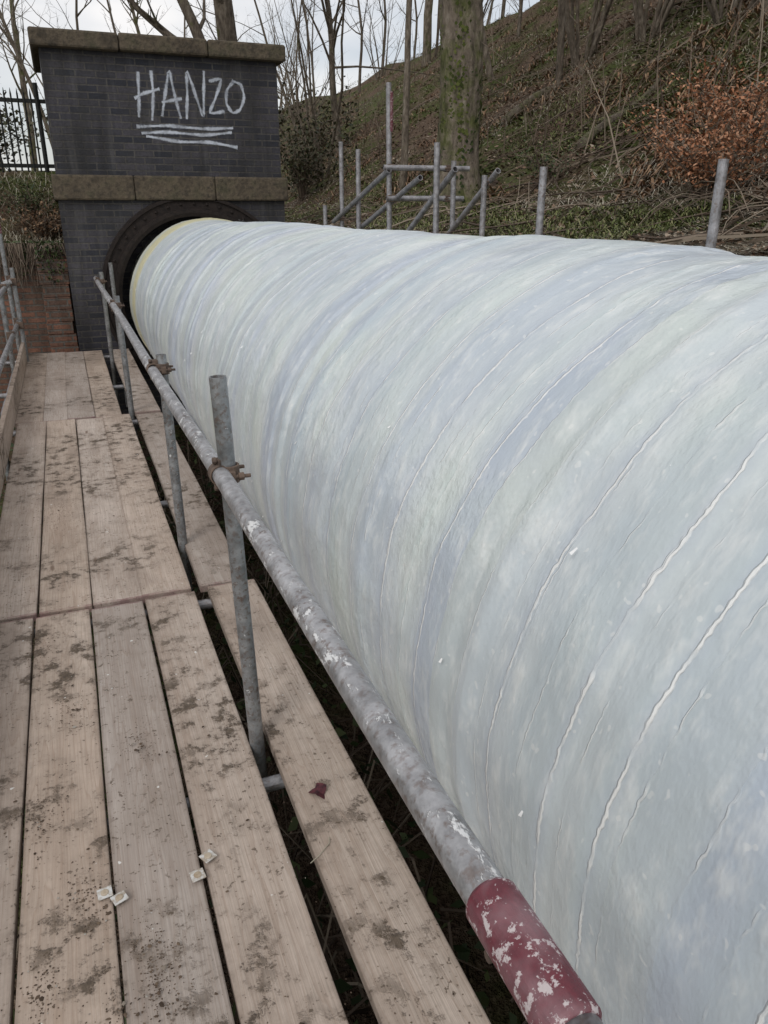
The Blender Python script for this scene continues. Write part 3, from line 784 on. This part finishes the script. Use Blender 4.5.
def shrub(name,x,y,rad,h,nb,nl,mat,ls,seed,twig=MAT_twig,clump=.1):
    R=random.Random(seed); e=empty(name,(x,y,H(x,y))); b=B(); C=[]
    for i in range(nb):
        a=R.uniform(0,6.28); rr=rad*R.random()**.5; hh=h*R.uniform(.5,1); p=[np.array([0.03*math.cos(a),.03*math.sin(a),-.05])]
        for k in range(1,6):
            t=k/5; p.append(np.array([rr*math.cos(a)*t**1.2,rr*math.sin(a)*t**1.2,hh*t**.85])+np.array([R.gauss(0,.04),R.gauss(0,.04),R.gauss(0,.03)]))
        b.tube(p,[.010,.008,.006,.005,.003,.002],4,caps=False)
        for k in range(5):
            t=R.uniform(.2,1)*5; j=min(4,int(t)); q=p[j]+(p[j+1]-p[j])*(t-j); q2=q+np.array([R.gauss(0,.2),R.gauss(0,.2),R.gauss(.05,.12)])*h*.7
            b.tube([q,q2],[.004,.0015],3,caps=False)
            for s in range(int(nl/nb/5)):
                u=R.random(); C.append(q+(q2-q)*u+np.array([R.gauss(0,clump),R.gauss(0,clump),R.gauss(0,clump)])*.5)
    mk('stems',b,twig,e); quads('leaves',C,ls,mat,.8,.6,e)
shrub('copper_beech_shrub',4.75,5.1,.75,.74,36,3800,MAT_copper,.018,1,clump=.08)
shrub('copper_beech_shrub',5.6,5.75,.8,.70,32,3000,MAT_copper,.018,2,clump=.1)
shrub('holly_bush',5.0,17.5,1.1,1.8,34,1700,MAT_ever,.05,3,clump=.3)
shrub('holly_bush',7.0,23.0,1.5,1.8,34,1600,MAT_ever,.06,4,clump=.35)
shrub('holly_bush',-1.2,16,1.5,1.2,36,2000,MAT_ever,.05,5,clump=.3)
shrub('bramble_bush',5.2,8.0,.6,.4,24,700,MAT_ivy,.018,6)
shrub('bramble_bush',-.35,11.75,.6,.5,30,900,MAT_ivy,.022,7)
shrub('bracken_clump',-.2,11.5,.5,.45,40,1200,MAT_bracken,.022,8)
C=[(random.uniform(-3,.0),random.uniform(11.0,12.5),0) for _ in range(3000)]
C=[(x,y,max(H(x,y),1.2 if y<11.4 else -9)) for x,y,_ in C]
blades('wall_top_grass',C,.25,.004,MAT_straw,.8,.9)
b=B()
for i in range(170):
    x=random.uniform(-1.3,.0); l=random.uniform(.1,.5); s=random.uniform(-.2,.2)
    b.tube([(x,11.15,1.24),(x+s*.3,10.93,1.27),(x+s*.6,10.86,1.2-l*.4),(x+s,10.84+random.uniform(-.04,.0),1.2-l)],[.006,.006,.005,.002],4,caps=False)
mk('hanging_roots',b,MAT_twig)
C=[]
for i in range(1300):
    x=random.uniform(-1.6,.0); d=random.random()**1.8*(.12+.6*max(0,noise.noise(Vector((x*3,0,2)))+.3)); C.append((x,10.97-.04*random.random()-(.16 if x>-.33 else 0),1.29-d))
quads('wall_ivy',C,.022,MAT_ivy,.9)
C=[(random.uniform(-1.5,1.3),random.uniform(.6,10),-1.05) for _ in range(5000)]
quads('undergrowth_leaves',[(x,y,z+random.uniform(0,.35)) for x,y,z in C],.035,MAT_ivy,.7)
b=B()
for i in range(500):
    x=random.uniform(-.6,1.4); y=random.uniform(.6,8); a=random.uniform(0,6.28); l=random.uniform(.3,.9)
    b.tube([(x,y,-1.05),(x+math.cos(a)*l*.5,y+math.sin(a)*l*.5,-1.05+random.uniform(.1,.5)),(x+math.cos(a)*l,y+math.sin(a)*l,-1.0)],[.007,.006,.003],3,caps=False)
mk('undergrowth_twigs',b,MAT_twig)

# ---------------------------------------------------------------- world & light
w=bpy.data.worlds.new('World'); scene.world=w; w.use_nodes=True; nt=w.node_tree
bg=nt.nodes['Background']; sky=nt.nodes.new('ShaderNodeTexSky'); sky.sky_type='NISHITA'; sky.sun_disc=False
EL=math.radians(42); AZ=math.radians(225)
sky.sun_elevation=EL; sky.sun_rotation=AZ; sky.dust_density=2
tc=nt.nodes.new('ShaderNodeTexCoord'); mp=nt.nodes.new('ShaderNodeMapping'); mp.inputs['Scale'].default_value=(1.6,1.6,5)
nt.links.new(tc.outputs['Generated'],mp.inputs[0])
nz=nt.nodes.new('ShaderNodeTexNoise'); nz.inputs['Scale'].default_value=1.7; nz.inputs['Detail'].default_value=4; nt.links.new(mp.outputs[0],nz.inputs['Vector'])
cr=nt.nodes.new('ShaderNodeValToRGB'); cr.color_ramp.elements[0].position=.38; cr.color_ramp.elements[0].color=(.45,.45,.45,1); cr.color_ramp.elements[1].position=.6; cr.color_ramp.elements[1].color=(.97,.97,.97,1)
nt.links.new(nz.outputs['Fac'],cr.inputs[0])
mx=nt.nodes.new('ShaderNodeMix'); mx.data_type='RGBA'; nt.links.new(cr.outputs[0],mx.inputs[0]); nt.links.new(sky.outputs[0],mx.inputs[6]); mx.inputs[7].default_value=(9.9,9.75,9.7,1)
nt.links.new(mx.outputs[2],bg.inputs[0]); bg.inputs[1].default_value=.1
sun=bpy.data.lights.new('Sun','SUN'); sun.energy=1.0; sun.angle=math.radians(20); sun.color=(1,.965,.92)
so=bpy.data.objects.new('sun',sun); COL.objects.link(so)
d=Vector((math.sin(AZ)*math.cos(EL),math.cos(AZ)*math.cos(EL),math.sin(EL)))
so.rotation_euler=d.to_track_quat('Z','Y').to_euler()
scene.view_settings.view_transform='Standard'; scene.view_settings.look='None'; scene.view_settings.exposure=0

cam=bpy.data.cameras.new('camera'); co=bpy.data.objects.new('camera',cam); COL.objects.link(co)
co.location=(0,0,CAMZ); co.rotation_euler=(math.radians(90-21.44),0,math.radians(-21.6))
cam.sensor_fit='VERTICAL'; cam.sensor_height=24; cam.lens=24*769/1024; cam.clip_start=.02; cam.clip_end=3000
scene.camera=co
